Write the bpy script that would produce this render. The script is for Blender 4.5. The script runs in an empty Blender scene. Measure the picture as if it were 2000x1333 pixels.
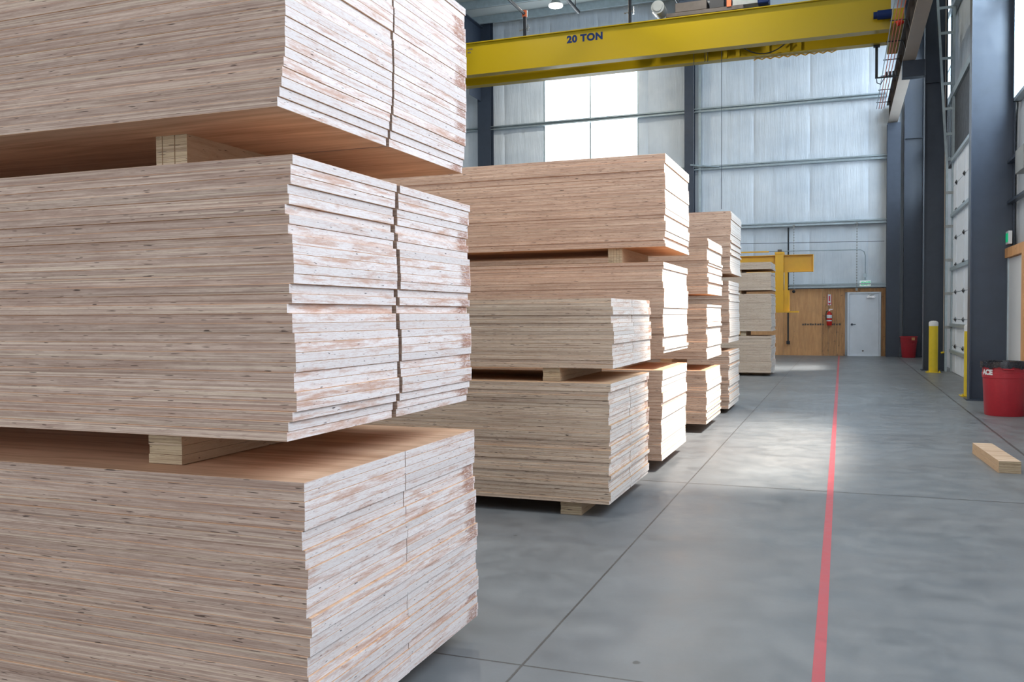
import bpy, bmesh, math, random
from mathutils import Vector, Matrix, Euler
SC = bpy.context.scene
COL = SC.collection
R = math.radians
random.seed(11)

# ------------------------------------------------------------------ camera
def make_camera():
    yaw, pit, rol, f = -0.35831687, -0.02892839, -0.006134997, 1721.1
    cy, sy, cp, sp, cr, sr = math.cos(yaw), math.sin(yaw), math.cos(pit), math.sin(pit), math.cos(rol), math.sin(rol)
    fw = Vector((sy*cp, cy*cp, sp)); rt = Vector((cy, -sy, 0)); up = rt.cross(fw)
    r2 = cr*rt + sr*up; u2 = -sr*rt + cr*up
    m = Matrix((r2, u2, -fw)).transposed().to_4x4()
    m.translation = (0, 0, 1.32)
    cd = bpy.data.cameras.new('camera'); cd.sensor_width = 36; cd.lens = f/2000*36
    cd.clip_start = 0.05; cd.clip_end = 200
    co = bpy.data.objects.new('camera', cd); co.matrix_world = m
    COL.objects.link(co); SC.camera = co
make_camera()

# ------------------------------------------------------------------ light
SC.view_settings.view_transform = 'Standard'
SC.view_settings.look = 'None'
SC.view_settings.gamma = 1
SC.view_settings.exposure = 0.0
SC.cycles.use_denoising = True
SC.cycles.max_bounces = 8
SC.cycles.diffuse_bounces = 5
SC.cycles.sample_clamp_indirect = 6

W = bpy.data.worlds.new('sky'); SC.world = W; W.use_nodes = True
bg = W.node_tree.nodes['Background']
bg.inputs[0].default_value = (0.86, 0.93, 1.0, 1); bg.inputs[1].default_value = 2.2

def area(name, loc, target, sx, sy, power, color):
    l = bpy.data.lights.new(name, 'AREA'); l.shape = 'RECTANGLE'; l.size = sx; l.size_y = sy
    l.energy = power; l.color = color
    o = bpy.data.objects.new(name, l); o.location = loc
    o.rotation_euler = (Vector(target)-Vector(loc)).to_track_quat('-Z', 'Y').to_euler()
    COL.objects.link(o); return o
def spot(name, loc, target, power, color, half, blend, radius):
    l = bpy.data.lights.new(name, 'SPOT'); l.energy = power; l.color = color
    l.spot_size = 2*R(half); l.spot_blend = blend; l.shadow_soft_size = radius
    o = bpy.data.objects.new(name, l); o.location = loc
    o.rotation_euler = (Vector(target)-Vector(loc)).to_track_quat('-Z', 'Y').to_euler()
    COL.objects.link(o); return o
COOL = (0.68, 0.83, 1.0)
area('daylight_near_bay', (2.75, 3.2, 5.4), (-3, 3.2, 4.2), 6.6, 6.0, 430, (0.84, 0.88, 1.0))
area('daylight_middle_bay', (2.75, 10.8, 7.0), (-3, 10.8, 5.0), 7.4, 5.0, 400, COOL)
area('column_fill_light', (3.3, 9.6, 8.2), (1.95, 14.8, 6.2), 2.4, 3.0, 1000, (0.62, 0.8, 1.0))  # extra lamp outside the middle window, added to brighten the upper columns
area('daylight_far_bay', (2.75, 25.6, 7.3), (-3, 25.6, 5.5), 5.6, 4.8, 560, COOL)
area('rear_fill_light', (-3.0, -6.8, 3.4), (-3, 4, 2.5), 9, 6, 215, (0.86, 0.9, 1.0))  # soft frontal fill added behind the camera, unseen
area('daylight_gable_window', (-8.1, 29.9, 8.0), (-8.1, 10, 6.0), 3.3, 3.7, 330, (0.9, 0.95, 1.0))
spot('sun_through_middle_window', (10.0, 9.0, 20.0), (-1.95, 9.1, 0.9), 118000, (1.0, 0.86, 0.73), 8.8, 0.9, 1.1)
spot('sun_through_far_window', (9.5, 28.0, 18.6), (-1.5, 22.4, 0.0), 90000, (1.0, 0.92, 0.84), 5.2, 0.9, 1.2)

# ------------------------------------------------------------------ helpers
def box(bm, x0, x1, y0, y1, z0, z1):
    vs = [bm.verts.new(p) for p in ((x0,y0,z0),(x1,y0,z0),(x1,y1,z0),(x0,y1,z0),(x0,y0,z1),(x1,y0,z1),(x1,y1,z1),(x0,y1,z1))]
    for f in ((3,2,1,0),(4,5,6,7),(0,1,5,4),(1,2,6,5),(2,3,7,6),(3,0,4,7)):
        bm.faces.new([vs[i] for i in f])
    return vs
def bevel_all(bm, w, seg=1):
    bmesh.ops.bevel(bm, geom=list(bm.edges), offset=w, segments=seg, affect='EDGES', profile=0.5)
def cyl(bm, a, b, r, n=16, r2=None, caps=True):
    a = Vector(a); b = Vector(b); d = (b-a).normalized()
    u = d.orthogonal().normalized(); v = d.cross(u); r2 = r if r2 is None else r2
    A = [bm.verts.new(a+r*(math.cos(t)*u+math.sin(t)*v)) for t in [2*math.pi*i/n for i in range(n)]]
    B = [bm.verts.new(b+r2*(math.cos(t)*u+math.sin(t)*v)) for t in [2*math.pi*i/n for i in range(n)]]
    for i in range(n):
        bm.faces.new((A[i], A[(i+1) % n], B[(i+1) % n], B[i]))
    if caps:
        bm.faces.new(A[::-1]); bm.faces.new(B)
def tube(bm, pts, r, n=8):
    for a, b in zip(pts[:-1], pts[1:]):
        cyl(bm, a, b, r, n)
    for p in pts[1:-1]:
        bmesh.ops.create_icosphere(bm, subdivisions=1, radius=r*1.02, matrix=Matrix.Translation(p))
def lathe(bm, prof, c=(0, 0, 0), n=40):
    rings = []
    for r, z in prof:
        rings.append([bm.verts.new((c[0]+r*math.cos(2*math.pi*i/n), c[1]+r*math.sin(2*math.pi*i/n), c[2]+z)) for i in range(n)])
    for A, B in zip(rings[:-1], rings[1:]):
        for i in range(n):
            bm.faces.new((A[i], A[(i+1) % n], B[(i+1) % n], B[i]))
    return rings
def obj(name, bm, m, parent=None, smooth=False):
    me = bpy.data.meshes.new(name)
    bmesh.ops.recalc_face_normals(bm, faces=bm.faces)
    bm.to_mesh(me); bm.free(); me.materials.append(m)
    if smooth:
        for p in me.polygons: p.use_smooth = True
        me.set_sharp_from_angle(angle=R(35))
    o = bpy.data.objects.new(name, me); COL.objects.link(o)
    if parent: o.parent = parent
    return o
def bx(name, m, parent, x0, x1, y0, y1, z0, z1, bev=0.0):
    bm = bmesh.new(); box(bm, x0, x1, y0, y1, z0, z1)
    if bev: bevel_all(bm, bev)
    return obj(name, bm, m, parent)
def tag(o, label=None, cat=None, group=None, kind=None):
    if label: o['label'] = label
    if cat: o['category'] = cat
    if group: o['group'] = group
    if kind: o['kind'] = kind
    return o
def thing(name, label, cat, loc=(0, 0, 0), group=None):
    o = bpy.data.objects.new(name, None); o.location = loc; o.empty_display_size = 0.1
    COL.objects.link(o); return tag(o, label, cat, group)
def struct(o): o['kind'] = 'structure'; return o
def text(name, s, m, parent, size, loc, rot, ext=0.004, bold=0.0, sx=1.0, space=1.0):
    cu = bpy.data.curves.new(name+'_c', 'FONT'); cu.body = s; cu.size = size; cu.extrude = ext; cu.offset = bold
    cu.align_x = 'CENTER'; cu.align_y = 'CENTER'; cu.space_character = space
    t = bpy.data.objects.new(name+'_t', cu); COL.objects.link(t)
    dg = bpy.context.evaluated_depsgraph_get()
    me = bpy.data.meshes.new_from_object(t.evaluated_get(dg)); me.name = name
    bpy.data.objects.remove(t); bpy.data.curves.remove(cu)
    me.materials.clear(); me.materials.append(m)
    o = bpy.data.objects.new(name, me); COL.objects.link(o); o.parent = parent
    o.location = loc; o.rotation_euler = rot; o.scale = (sx, 1, 1)
    return o

# ------------------------------------------------------------------ materials
class NT:
    def __init__(s, name):
        s.m = bpy.data.materials.new(name); s.m.use_nodes = True; s.t = s.m.node_tree; s.N = s.t.nodes; s.L = s.t.links
        s.b = s.N['Principled BSDF']
    def n(s, typ, **kw):
        x = s.N.new(typ)
        for k, v in kw.items(): setattr(x, k, v)
        return x
    def link(s, a, b): s.L.new(a, b)
    def val(s, sock, v):
        if hasattr(v, 'is_linked') or isinstance(v, bpy.types.NodeSocket): s.L.new(v, sock)
        else: sock.default_value = v
    def math(s, op, a, b=0.0, c=0.0):
        x = s.n('ShaderNodeMath', operation=op); s.val(x.inputs[0], a); s.val(x.inputs[1], b)
        if len(x.inputs) > 2: s.val(x.inputs[2], c)
        return x.outputs[0]
    def mapr(s, v, a, b, c=0.0, d=1.0):
        x = s.n('ShaderNodeMapRange'); s.val(x.inputs[0], v)
        for i, q in enumerate((a, b, c, d)): x.inputs[i+1].default_value = q
        return x.outputs[0]
    def mix(s, f, a, b, mode='MIX'):
        x = s.n('ShaderNodeMix', data_type='RGBA', blend_type=mode); s.val(x.inputs[0], f)
        s.val(x.inputs[6], a if not isinstance(a, tuple) else (*a, 1)); s.val(x.inputs[7], b if not isinstance(b, tuple) else (*b, 1))
        return x.outputs[2]
    def noise(s, vec, scale, detail=2.0, rough=0.5, mp=(1, 1, 1), loc=(0, 0, 0), dist=0.0):
        mm = s.n('ShaderNodeMapping'); s.link(vec, mm.inputs[0]); mm.inputs['Scale'].default_value = mp; mm.inputs['Location'].default_value = loc
        x = s.n('ShaderNodeTexNoise'); s.link(mm.outputs[0], x.inputs['Vector'])
        x.inputs['Scale'].default_value = scale; x.inputs['Detail'].default_value = detail; x.inputs['Roughness'].default_value = rough
        x.inputs['Distortion'].default_value = dist
        return x.outputs[0]
    def pos(s): return s.n('ShaderNodeNewGeometry').outputs['Position']
    def bump(s, h, strength=0.3, dist=0.01):
        x = s.n('ShaderNodeBump'); s.link(h, x.inputs['Height']); x.inputs['Strength'].default_value = strength; x.inputs['Distance'].default_value = dist
        s.link(x.outputs[0], s.b.inputs['Normal'])
def simple(name, col, rough=0.5, metal=0.0, var=0.06, scale=12.0, bump=0.0, spec=0.5):
    t = NT(name); p = t.pos(); n = t.noise(p, scale, 4, 0.6)
    f = t.mapr(n, 0.3, 0.7, 1-var, 1+var)
    c = t.mix(1.0, col, (1, 1, 1), 'MULTIPLY')
    v = t.n('ShaderNodeVectorMath', operation='SCALE'); v.inputs[0].default_value = col; t.link(f, v.inputs['Scale'])
    t.link(v.outputs[0], t.b.inputs['Base Color'])
    t.val(t.b.inputs['Roughness'], t.mapr(n, 0.3, 0.7, max(0, rough-0.06), min(1, rough+0.06)))
    t.b.inputs['Metallic'].default_value = metal
    t.b.inputs['Specular IOR Level'].default_value = spec
    if bump: t.bump(t.noise(p, scale*6, 3), bump, 0.003)
    return t.m
def emit(name, col, st):
    t = NT(name); t.b.inputs['Base Color'].default_value = (*col, 1)
    t.b.inputs['Emission Color'].default_value = (*col, 1); t.b.inputs['Emission Strength'].default_value = st
    return t.m

def plywood(name, long_a, long_b, end_a, end_b, smear, face=(0.80, 0.54, 0.36)):
    """laminated edge seen on the long side, paler sawn grain on the ends, veneer on the faces"""
    t = NT(name); g = t.n('ShaderNodeNewGeometry'); P = g.outputs['Position']
    sn = t.n('ShaderNodeSeparateXYZ'); t.link(g.outputs['True Normal'], sn.inputs[0])
    rnd = t.n('ShaderNodeObjectInfo').outputs['Random']
    # long side
    b1 = t.noise(P, 1.0, 2, 0.6, mp=(0.9, 0.4, 210))
    b2 = t.noise(P, 1.0, 3, 0.65, mp=(4.5, 1.0, 75), loc=(4, 0, 3), dist=0.5)
    b3 = t.noise(P, 1.0, 2, 0.5, mp=(60, 60, 900))
    f = t.math('ADD', t.math('MULTIPLY', b1, 0.55), t.math('MULTIPLY', b2, 0.45))
    L = t.mix(t.mapr(f, 0.40, 0.60), long_a, long_b)
    b4 = t.noise(P, 1.0, 2, 0.6, mp=(14, 3, 130), loc=(6, 2, 9), dist=0.4)
    L = t.mix(t.mapr(b4, 0.5, 0.75, 0, 0.5), L, (long_a[0]*0.72, long_a[1]*0.66, long_a[2]*0.62))
    pale = t.mapr(t.noise(P, 1.0, 1, 0.5, mp=(0.5, 0.3, 160), loc=(9, 1, 5)), 0.62, 0.68)
    L = t.mix(t.math('MULTIPLY', pale, 0.6), L, (0.74, 0.60, 0.45))
    rust = t.mapr(t.noise(P, 1.0, 2, 0.5, mp=(1.6, 0.3, 120), loc=(2, 7, 1)), 0.6, 0.7)
    L = t.mix(t.math('MULTIPLY', rust, 0.5), L, (0.30, 0.17, 0.12))
    thin = t.mapr(t.noise(P, 1.0, 0, 0.5, mp=(0.7, 0.3, 330), loc=(1, 2, 8)), 0.66, 0.72)
    L = t.mix(t.math('MULTIPLY', thin, 0.55), L, (0.22, 0.14, 0.10))
    big = t.noise(P, 1.0, 3, 0.6, mp=(1.1, 0.8, 9), loc=(7, 3, 2))
    L = t.mix(t.mapr(big, 0.35, 0.7, 0.0, 0.30), L, (long_a[0]*0.78, long_a[1]*0.70, long_a[2]*0.66))
    void = t.mapr(t.noise(P, 1.0, 1, 0.4, mp=(15, 3, 230), loc=(5, 5, 5)), 0.695, 0.725)
    L = t.mix(t.math('MULTIPLY', void, 0.88), L, (0.045, 0.025, 0.02))
    L = t.mix(t.mapr(b3, 0.3, 0.7, 0.0, 0.22), L, (0.20, 0.14, 0.10))
    # ends
    e1 = t.noise(P, 1.0, 3, 0.6, mp=(1, 5.5, 62), loc=(0, 3, 0), dist=0.3)
    e2 = t.noise(P, 1.0, 3, 0.7, mp=(3, 40, 260), loc=(0, 1, 4), dist=0.6)
    rf = t.math('MULTIPLY', t.math('SUBTRACT', rnd, 0.5), 0.14)
    s1 = t.mapr(t.math('ADD', t.math('ADD', t.math('MULTIPLY', e1, 0.82), t.math('MULTIPLY', e2, 0.18)), rf), 0.50, 0.68)
    E = t.mix(t.math('MULTIPLY', s1, smear), end_a, end_b)
    E = t.mix(t.mapr(e2, 0.45, 0.75, 0.0, 0.38*min(1, smear+0.3)), E, (end_b[0]*0.9, end_b[1]*0.85, end_b[2]*0.85))
    fine = t.mapr(t.noise(P, 1.0, 1, 0.5, mp=(1, 1.4, 300), loc=(3, 3, 3)), 0.6, 0.7)
    E = t.mix(t.math('MULTIPLY', fine, 0.3), E, (end_b[0], end_b[1]*0.9, end_b[2]*0.9))
    void2 = t.mapr(t.noise(P, 1.0, 1, 0.4, mp=(3, 30, 230), loc=(8, 5, 5)), 0.735, 0.76)
    E = t.mix(t.math('MULTIPLY', void2, 0.85), E, (0.05, 0.03, 0.025))
    # saw-burn patch near the far edge of some boards
    if smear > 0.5:
        oc = t.n('ShaderNodeTexCoord').outputs['Object']; oi = t.n('ShaderNodeObjectInfo'); so = t.n('ShaderNodeSeparateXYZ'); t.link(oc, so.inputs[0])
        wob = t.math('MULTIPLY', t.math('SUBTRACT', e1, 0.5), 0.10)
        patch = t.math('MULTIPLY', t.mapr(t.math('ADD', so.outputs[1], wob), 0.48, 0.52), t.mapr(so.outputs[1], 0.598, 0.585))
        sp = t.n('ShaderNodeSeparateXYZ'); t.link(P, sp.inputs[0])
        fr = t.math('MAXIMUM', t.math('MULTIPLY', t.math('GREATER_THAN', sp.outputs[1], 3.05), t.math('LESS_THAN', sp.outputs[1], 4.0)), t.math('GREATER_THAN', sp.outputs[1], 6.55))
        patch = t.math('MULTIPLY', t.math('MULTIPLY', patch, fr), t.mapr(rnd, 0.45, 0.5))
        patch = t.math('MULTIPLY', patch, t.mapr(e2, 0.30, 0.55))
        E = t.mix(t.math('MULTIPLY', patch, 0.85), E, (0.36, 0.17, 0.11))
    # faces
    w = t.noise(P, 1.0, 4, 0.6, mp=(1.3, 16, 4), dist=1.2)
    F = t.mix(t.mapr(w, 0.35, 0.7), face, (face[0]*0.68, face[1]*0.58, face[2]*0.52))
    an = lambda k: t.math('GREATER_THAN', t.math('ABSOLUTE', sn.outputs[k]), 0.6)
    c = t.mix(an(0), L, E); c = t.mix(an(2), c, F)
    v = t.n('ShaderNodeVectorMath', operation='SCALE'); t.link(c, v.inputs[0]); t.link(t.mapr(rnd, 0, 1, 0.88, 1.08), v.inputs['Scale'])
    t.link(v.outputs[0], t.b.inputs['Base Color'])
    t.b.inputs['Roughness'].default_value = 0.72; t.b.inputs['Specular IOR Level'].default_value = 0.25
    t.bump(t.math('ADD', b3, t.math('MULTIPLY', b1, 1.0)), 0.25, 0.001)
    return t.m
M = {}
M['ply_a'] = plywood('sawn_plywood', (0.375, 0.255, 0.20), (0.62, 0.475, 0.38), (0.84, 0.77, 0.74), (0.58, 0.34, 0.24), 0.85)
M['ply_b'] = plywood('pale_plywood', (0.58, 0.43, 0.32), (0.84, 0.69, 0.54), (0.86, 0.79, 0.73), (0.60, 0.38, 0.27), 0.70, (0.72, 0.50, 0.32))
M['ply_c'] = plywood('pink_plywood', (0.49, 0.325, 0.24), (0.73, 0.53, 0.40), (0.88, 0.80, 0.72), (0.74, 0.56, 0.44), 0.40, (0.70, 0.44, 0.27))
M['sticker'] = plywood('spacer_plywood', (0.40, 0.30, 0.19), (0.64, 0.52, 0.34), (0.55, 0.40, 0.26), (0.42, 0.27, 0.17), 0.5, (0.76, 0.58, 0.42))

def concrete():
    t = NT('polished_concrete'); P = t.pos(); s = t.n('ShaderNodeSeparateXYZ'); t.link(P, s.inputs[0])
    n1 = t.noise(P, 0.9, 5, 0.6, dist=0.6); n2 = t.noise(P, 4.5, 6, 0.65); n3 = t.noise(P, 60, 3, 0.6)
    n4 = t.noise(P, 0.35, 3, 0.5, mp=(1, 2.2, 1))
    c = t.mix(t.mapr(n1, 0.3, 0.7), (0.115, 0.128, 0.138), (0.195, 0.212, 0.224))
    c = t.mix(t.mapr(n4, 0.42, 0.7, 0, 0.6), c, (0.14, 0.137, 0.138))
    c = t.mix(t.mapr(n2, 0.35, 0.72, 0, 0.5), c, (0.28, 0.285, 0.285))
    c = t.mix(t.mapr(n3, 0.3, 0.7, 0, 0.16), c, (0.15, 0.15, 0.16))
    c = t.mix(t.mapr(t.noise(P, 9, 1, 0.4, loc=(3, 1, 0)), 0.80, 0.83, 0, 0.8), c, (0.06, 0.06, 0.06))
    wob = t.math('MULTIPLY', t.math('SUBTRACT', n3, 0.5), 0.006)
    def line(co, at, w):
        d = t.math('ABSOLUTE', t.math('ADD', t.math('SUBTRACT', co, at), wob))
        return t.mapr(d, w, w*1.8, 1.0, 0.0)
    X, Y = s.outputs[0], s.outputs[1]
    ln = line(X, -1.125, 0.0036)
    for l in (line(X, 1.583, 0.009), line(Y, 3.09, 0.0035), line(Y, 6.906, 0.008), line(Y, -0.75, 0.004), line(X, -4.95, 0.004)):
        ln = t.math('MAXIMUM', ln, l)
    c = t.mix(t.math('MULTIPLY', ln, 0.8), c, (0.05, 0.045, 0.04))
    t.link(c, t.b.inputs['Base Color'])
    t.link(t.mapr(n2, 0.3, 0.7, 0.30, 0.52), t.b.inputs['Roughness'])
    t.b.inputs['Specular IOR Level'].default_value = 0.45
    t.bump(t.math('SUBTRACT', t.math('MULTIPLY', n2, 0.4), ln), 0.25, 0.004)
    return t.m
M['concrete'] = concrete()
def vinyl():
    t = NT('insulation_vinyl'); P = t.pos(); n = t.noise(P, 1.0, 4, 0.6, mp=(9, 9, 0.9)); m = t.noise(P, 1.4, 3, 0.5)
    c = t.mix(t.mapr(m, 0.3, 0.7), (0.60, 0.65, 0.70), (0.72, 0.76, 0.80))
    t.link(c, t.b.inputs['Base Color']); t.b.inputs['Roughness'].default_value = 0.33
    t.b.inputs['Specular IOR Level'].default_value = 0.45
    t.bump(t.math('ADD', n, t.math('MULTIPLY', t.noise(P, 1.0, 3, 0.6, mp=(34, 34, 1.2), dist=0.4), 0.6)), 0.8, 0.02)
    return t.m
M['vinyl'] = vinyl()
M['roof'] = simple('roof_insulation', (0.50, 0.53, 0.52), 0.55, 0, 0.08, 1.5)
M['steel_dark'] = simple('dark_grey_painted_steel', (0.040, 0.052, 0.076), 0.36, 0, 0.10, 6, 0.05)
M['steel_black'] = simple('black_steel', (0.018, 0.018, 0.022), 0.5, 0, 0.1, 6)
M['galv'] = simple('galvanised_steel', (0.42, 0.49, 0.52), 0.38, 0.55, 0.10, 8)
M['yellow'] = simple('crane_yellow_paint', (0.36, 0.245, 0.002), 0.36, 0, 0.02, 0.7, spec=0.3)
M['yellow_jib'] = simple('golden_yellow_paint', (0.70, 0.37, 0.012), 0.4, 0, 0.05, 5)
M['bollard'] = simple('bollard_yellow', (0.75, 0.55, 0.02), 0.45, 0, 0.05, 10)
M['white'] = simple('white_paint', (0.74, 0.75, 0.76), 0.45, 0, 0.03, 5)
M['doorwhite'] = simple('door_white_paint', (0.80, 0.84, 0.90), 0.42, 0, 0.04, 3)
M['blue'] = simple('navy_paint', (0.004, 0.018, 0.085), 0.65, spec=0.25)
M['red_can'] = simple('red_plastic', (0.42, 0.018, 0.030), 0.42, 0, 0.08, 30, 0.05)
M['red'] = simple('red_gloss_paint', (0.62, 0.02, 0.015), 0.25)
M['tape'] = simple('red_floor_tape', (0.47, 0.085, 0.10), 0.4, 0, 0.08, 20)
M['bag'] = simple('black_bag_film', (0.012, 0.012, 0.018), 0.28, 0, 0.2, 30, 0.3)
M['rubber'] = simple('black_rubber', (0.02, 0.02, 0.022), 0.6)
M['orange'] = simple('orange_conductor_cover', (0.80, 0.17, 0.06), 0.4)
M['motor'] = simple('grey_cast_metal', (0.32, 0.33, 0.32), 0.45, 0.3)
M['chrome'] = simple('brushed_metal', (0.6, 0.6, 0.6), 0.3, 0.9)
M['brown'] = simple('brown_painted_steel', (0.085, 0.068, 0.058), 0.5, 0, 0.2, 5)
M['beige'] = simple('beige_painted_steel', (0.46, 0.39, 0.33), 0.5, 0, 0.06, 5)
M['green'] = emit('exit_green', (0.0, 0.55, 0.22), 0.35)
M['signwhite'] = emit('lit_sign_white', (0.85, 0.95, 0.9), 0.22)
M['lampglow'] = emit('lamp_glow', (1.0, 0.98, 0.92), 14)
M['tag_red'] = simple('red_print', (0.62, 0.02, 0.05), 0.5)
M['print'] = simple('grey_stamp_ink', (0.12, 0.09, 0.07), 0.7)
def wallboard():
    t = NT('orange_wall_plywood'); P = t.pos(); n = t.noise(P, 1.0, 4, 0.6, mp=(14, 14, 1.6), dist=0.8); m = t.noise(P, 3.0, 3, 0.6)
    c = t.mix(t.mapr(n, 0.3, 0.7), (0.80, 0.43, 0.19), (0.62, 0.30, 0.12))
    c = t.mix(t.mapr(m, 0.4, 0.7, 0, 0.4), c, (0.52, 0.27, 0.12))
    k = t.mapr(t.noise(P, 11, 1, 0.4), 0.76, 0.79); c = t.mix(t.math('MULTIPLY', k, 0.8), c, (0.08, 0.045, 0.03))
    t.link(c, t.b.inputs['Base Color']); t.b.inputs['Roughness'].default_value = 0.6
    return t.m
M['wallply'] = wallboard()
def planks():
    t = NT('knotty_planks'); P = t.pos(); n = t.noise(P, 1.0, 4, 0.65, mp=(26, 26, 2.0), dist=0.6)
    c = t.mix(t.mapr(n, 0.3, 0.7), (0.66, 0.35, 0.15), (0.36, 0.17, 0.07))
    k = t.mapr(t.noise(P, 7, 3, 0.7, mp=(1.6, 1, 1)), 0.60, 0.70); c = t.mix(t.math('MULTIPLY', k, 0.7), c, (0.09, 0.05, 0.035))
    t.link(c, t.b.inputs['Base Color']); t.b.inputs['Roughness'].default_value = 0.6
    return t.m
M['planks'] = planks()
def glass():
    t = NT('window_glazing'); tr = t.n('ShaderNodeBsdfTransparent'); gl = t.n('ShaderNodeBsdfGlossy'); gl.inputs['Roughness'].default_value = 0.08
    tr.inputs[0].default_value = (0.97, 0.99, 1, 1)
    mx = t.n('ShaderNodeMixShader'); mx.inputs[0].default_value = 0.06
    t.link(tr.outputs[0], mx.inputs[1]); t.link(gl.outputs[0], mx.inputs[2])
    t.link(mx.outputs[0], t.N['Material Output'].inputs['Surface'])
    return t.m
M['glass'] = glass()

# ------------------------------------------------------------------ the shell
YF = 29.46      # far wall
XR = 2.42       # right wall
ZR = 11.7
o = struct(bx('floor', M['concrete'], None, -16.2, XR+0.4, -7.2, YF+0.3, -0.2, 0.0))
def quilt(name, u0, u1, z0, z1, seams, girts, holes, place, du=0.055, dz=0.12, amp=0.05, thick=0.22):
    """insulation blanket: pillows out between the seams and the girts, with hanging wrinkles"""
    us = []; u = u0
    marks = sorted(set([u0, u1]+[s for s in seams if u0 < s < u1]+[h[0] for h in holes]+[h[1] for h in holes]))
    for a, b in zip(marks[:-1], marks[1:]):
        k = max(1, int(round((b-a)/du))); us += [a+(b-a)*i/k for i in range(k)]
    us.append(u1)
    zm = sorted(set([z0, z1]+[g for g in girts if z0 < g < z1]+[h[2] for h in holes]+[h[3] for h in holes])); zs = []
    for a, b in zip(zm[:-1], zm[1:]):
        k = max(1, int(round((b-a)/dz))); zs += [a+(b-a)*i/k for i in range(k)]
    zs.append(z1)
    rr = random.Random(5); W_ = [(rr.uniform(8, 40), rr.uniform(0, 6.28), rr.uniform(0.3, 1)) for _ in range(9)]
    sm = sorted(set([u0, u1]+list(seams))); gm = sorted(set([z0, z1]+list(girts)))
    def cell(v, ms):
        for i, (a, b) in enumerate(zip(ms[:-1], ms[1:])):
            if a <= v <= b: return i, (v-a)/(b-a)
        return 0, 0.0
    bm = bmesh.new(); G = {}
    for i, u in enumerate(us):
        cu, fu = cell(u, sm)
        for j, z in enumerate(zs):
            cz, fz = cell(z, gm)
            pil = (4*fu*(1-fu))**0.35*(4*fz*(1-fz))**0.45
            w = sum(a*math.sin(k*(u+0.03*math.sin(2*z+cu))+p+cu*1.7+cz*0.9) for k, p, a in W_)
            edge = 0.35+0.65*abs(2*fz-1)**1.5
            d = amp*pil + 0.0034*w*edge*min(1, 8*fu, 8*(1-fu))
            G[i, j] = bm.verts.new(place(u, z, d))
    for i in range(len(us)-1):
        for j in range(len(zs)-1):
            mu, mz = (us[i]+us[i+1])/2, (zs[j]+zs[j+1])/2
            if any(h[0] < mu < h[1] and h[2] < mz < h[3] for h in holes): continue
            bm.faces.new((G[i, j], G[i+1, j], G[i+1, j+1], G[i, j+1]))
    bmesh.ops.delete(bm, geom=[v for v in bm.verts if not v.link_faces], context='VERTS')
    # outer sheet a little behind, closing the thickness
    r = bmesh.ops.extrude_face_region(bm, geom=list(bm.faces))
    vs = [e for e in r['geom'] if isinstance(e, bmesh.types.BMVert)]
    off = Vector(place(0, 0, 0)) - Vector(place(0, 0, 1))
    for v in vs: v.co += off*thick
    return struct(obj(name, bm, M['vinyl'], smooth=True))
GZ = [2.19, 4.15, 6.10, 7.98, 9.92]
WIN = (-9.79, -6.42, 6.10, 9.92)
seamsF = [0.743-1.715*i for i in range(0, 10)]
quilt('wall_far', -16.2, XR+0.02, 0.0, ZR, seamsF, GZ, [WIN], lambda u, z, d: (u, YF-d, z))
holesR = [(0.1, 6.3, 2.6, 8.3), (7.2, 14.65, 4.38, 9.6), (22.7, 28.4, 4.9, 9.7)]
GR = [2.24, 4.38, 6.22, 8.2, 9.9]
quilt('wall_right', -7.2, YF, 0.0, ZR, [-5.7+1.7*i for i in range(21)], GR, holesR, lambda u, z, d: (XR-d*0.7, u, z), du=0.11, dz=0.16)
struct(bx('wall_left', M['vinyl'], None, -16.4, -16.2, -7.2, YF, 0, ZR))
bm = bmesh.new()
box(bm, -16.4, -7.6, -7.3, -7.15, 0, ZR); box(bm, 1.6, XR+0.2, -7.3, -7.15, 0, ZR); box(bm, -7.6, 1.6, -7.3, -7.15, 6.5, ZR)
struct(obj('wall_rear', bm, M['vinyl']))
bm = bmesh.new(); box(bm, -16.4, XR+0.25, -7.3, YF+0.3, ZR, ZR+0.15)
k = -7.0
while k < YF:
    box(bm, -16.2, XR, k, k+0.02, ZR-0.012, ZR); k += 1.2
struct(obj('ceiling', bm, M['roof']))

# girts: C channels across the walls
for z in GZ:
    bm = bmesh.new(); y = YF-0.10
    sp = [(-16.1, 1.26)] if z != 9.92 else [(-16.1, 1.26)]
    for a, b in sp:
        box(bm, a, b, y-0.10, y, z+0.055, z+0.065); box(bm, a, b, y-0.10, y, z-0.065, z-0.055)
        box(bm, a, b, y-0.008, y+0.09, z-0.06, z+0.06); box(bm, a, b, y-0.10, y-0.092, z+0.03, z+0.06); box(bm, a, b, y-0.10, y-0.092, z-0.06, z-0.03)
    struct(obj('wall_girt', bm, M['galv']))
for z in (6.22, 8.2, 9.9):
    bm = bmesh.new(); x = XR-0.05
    box(bm, x-0.09, x+0.03, -7, 29.3, z-0.08, z+0.08); struct(obj('wall_girt', bm, M['galv']))
for z in (3.55, 2.95):
    bm = bmesh.new(); box(bm, XR-0.13, XR-0.05, 8.2, 14.9, z-0.02, z+0.02); struct(obj('wall_girt', bm, M['steel_dark']))
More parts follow.
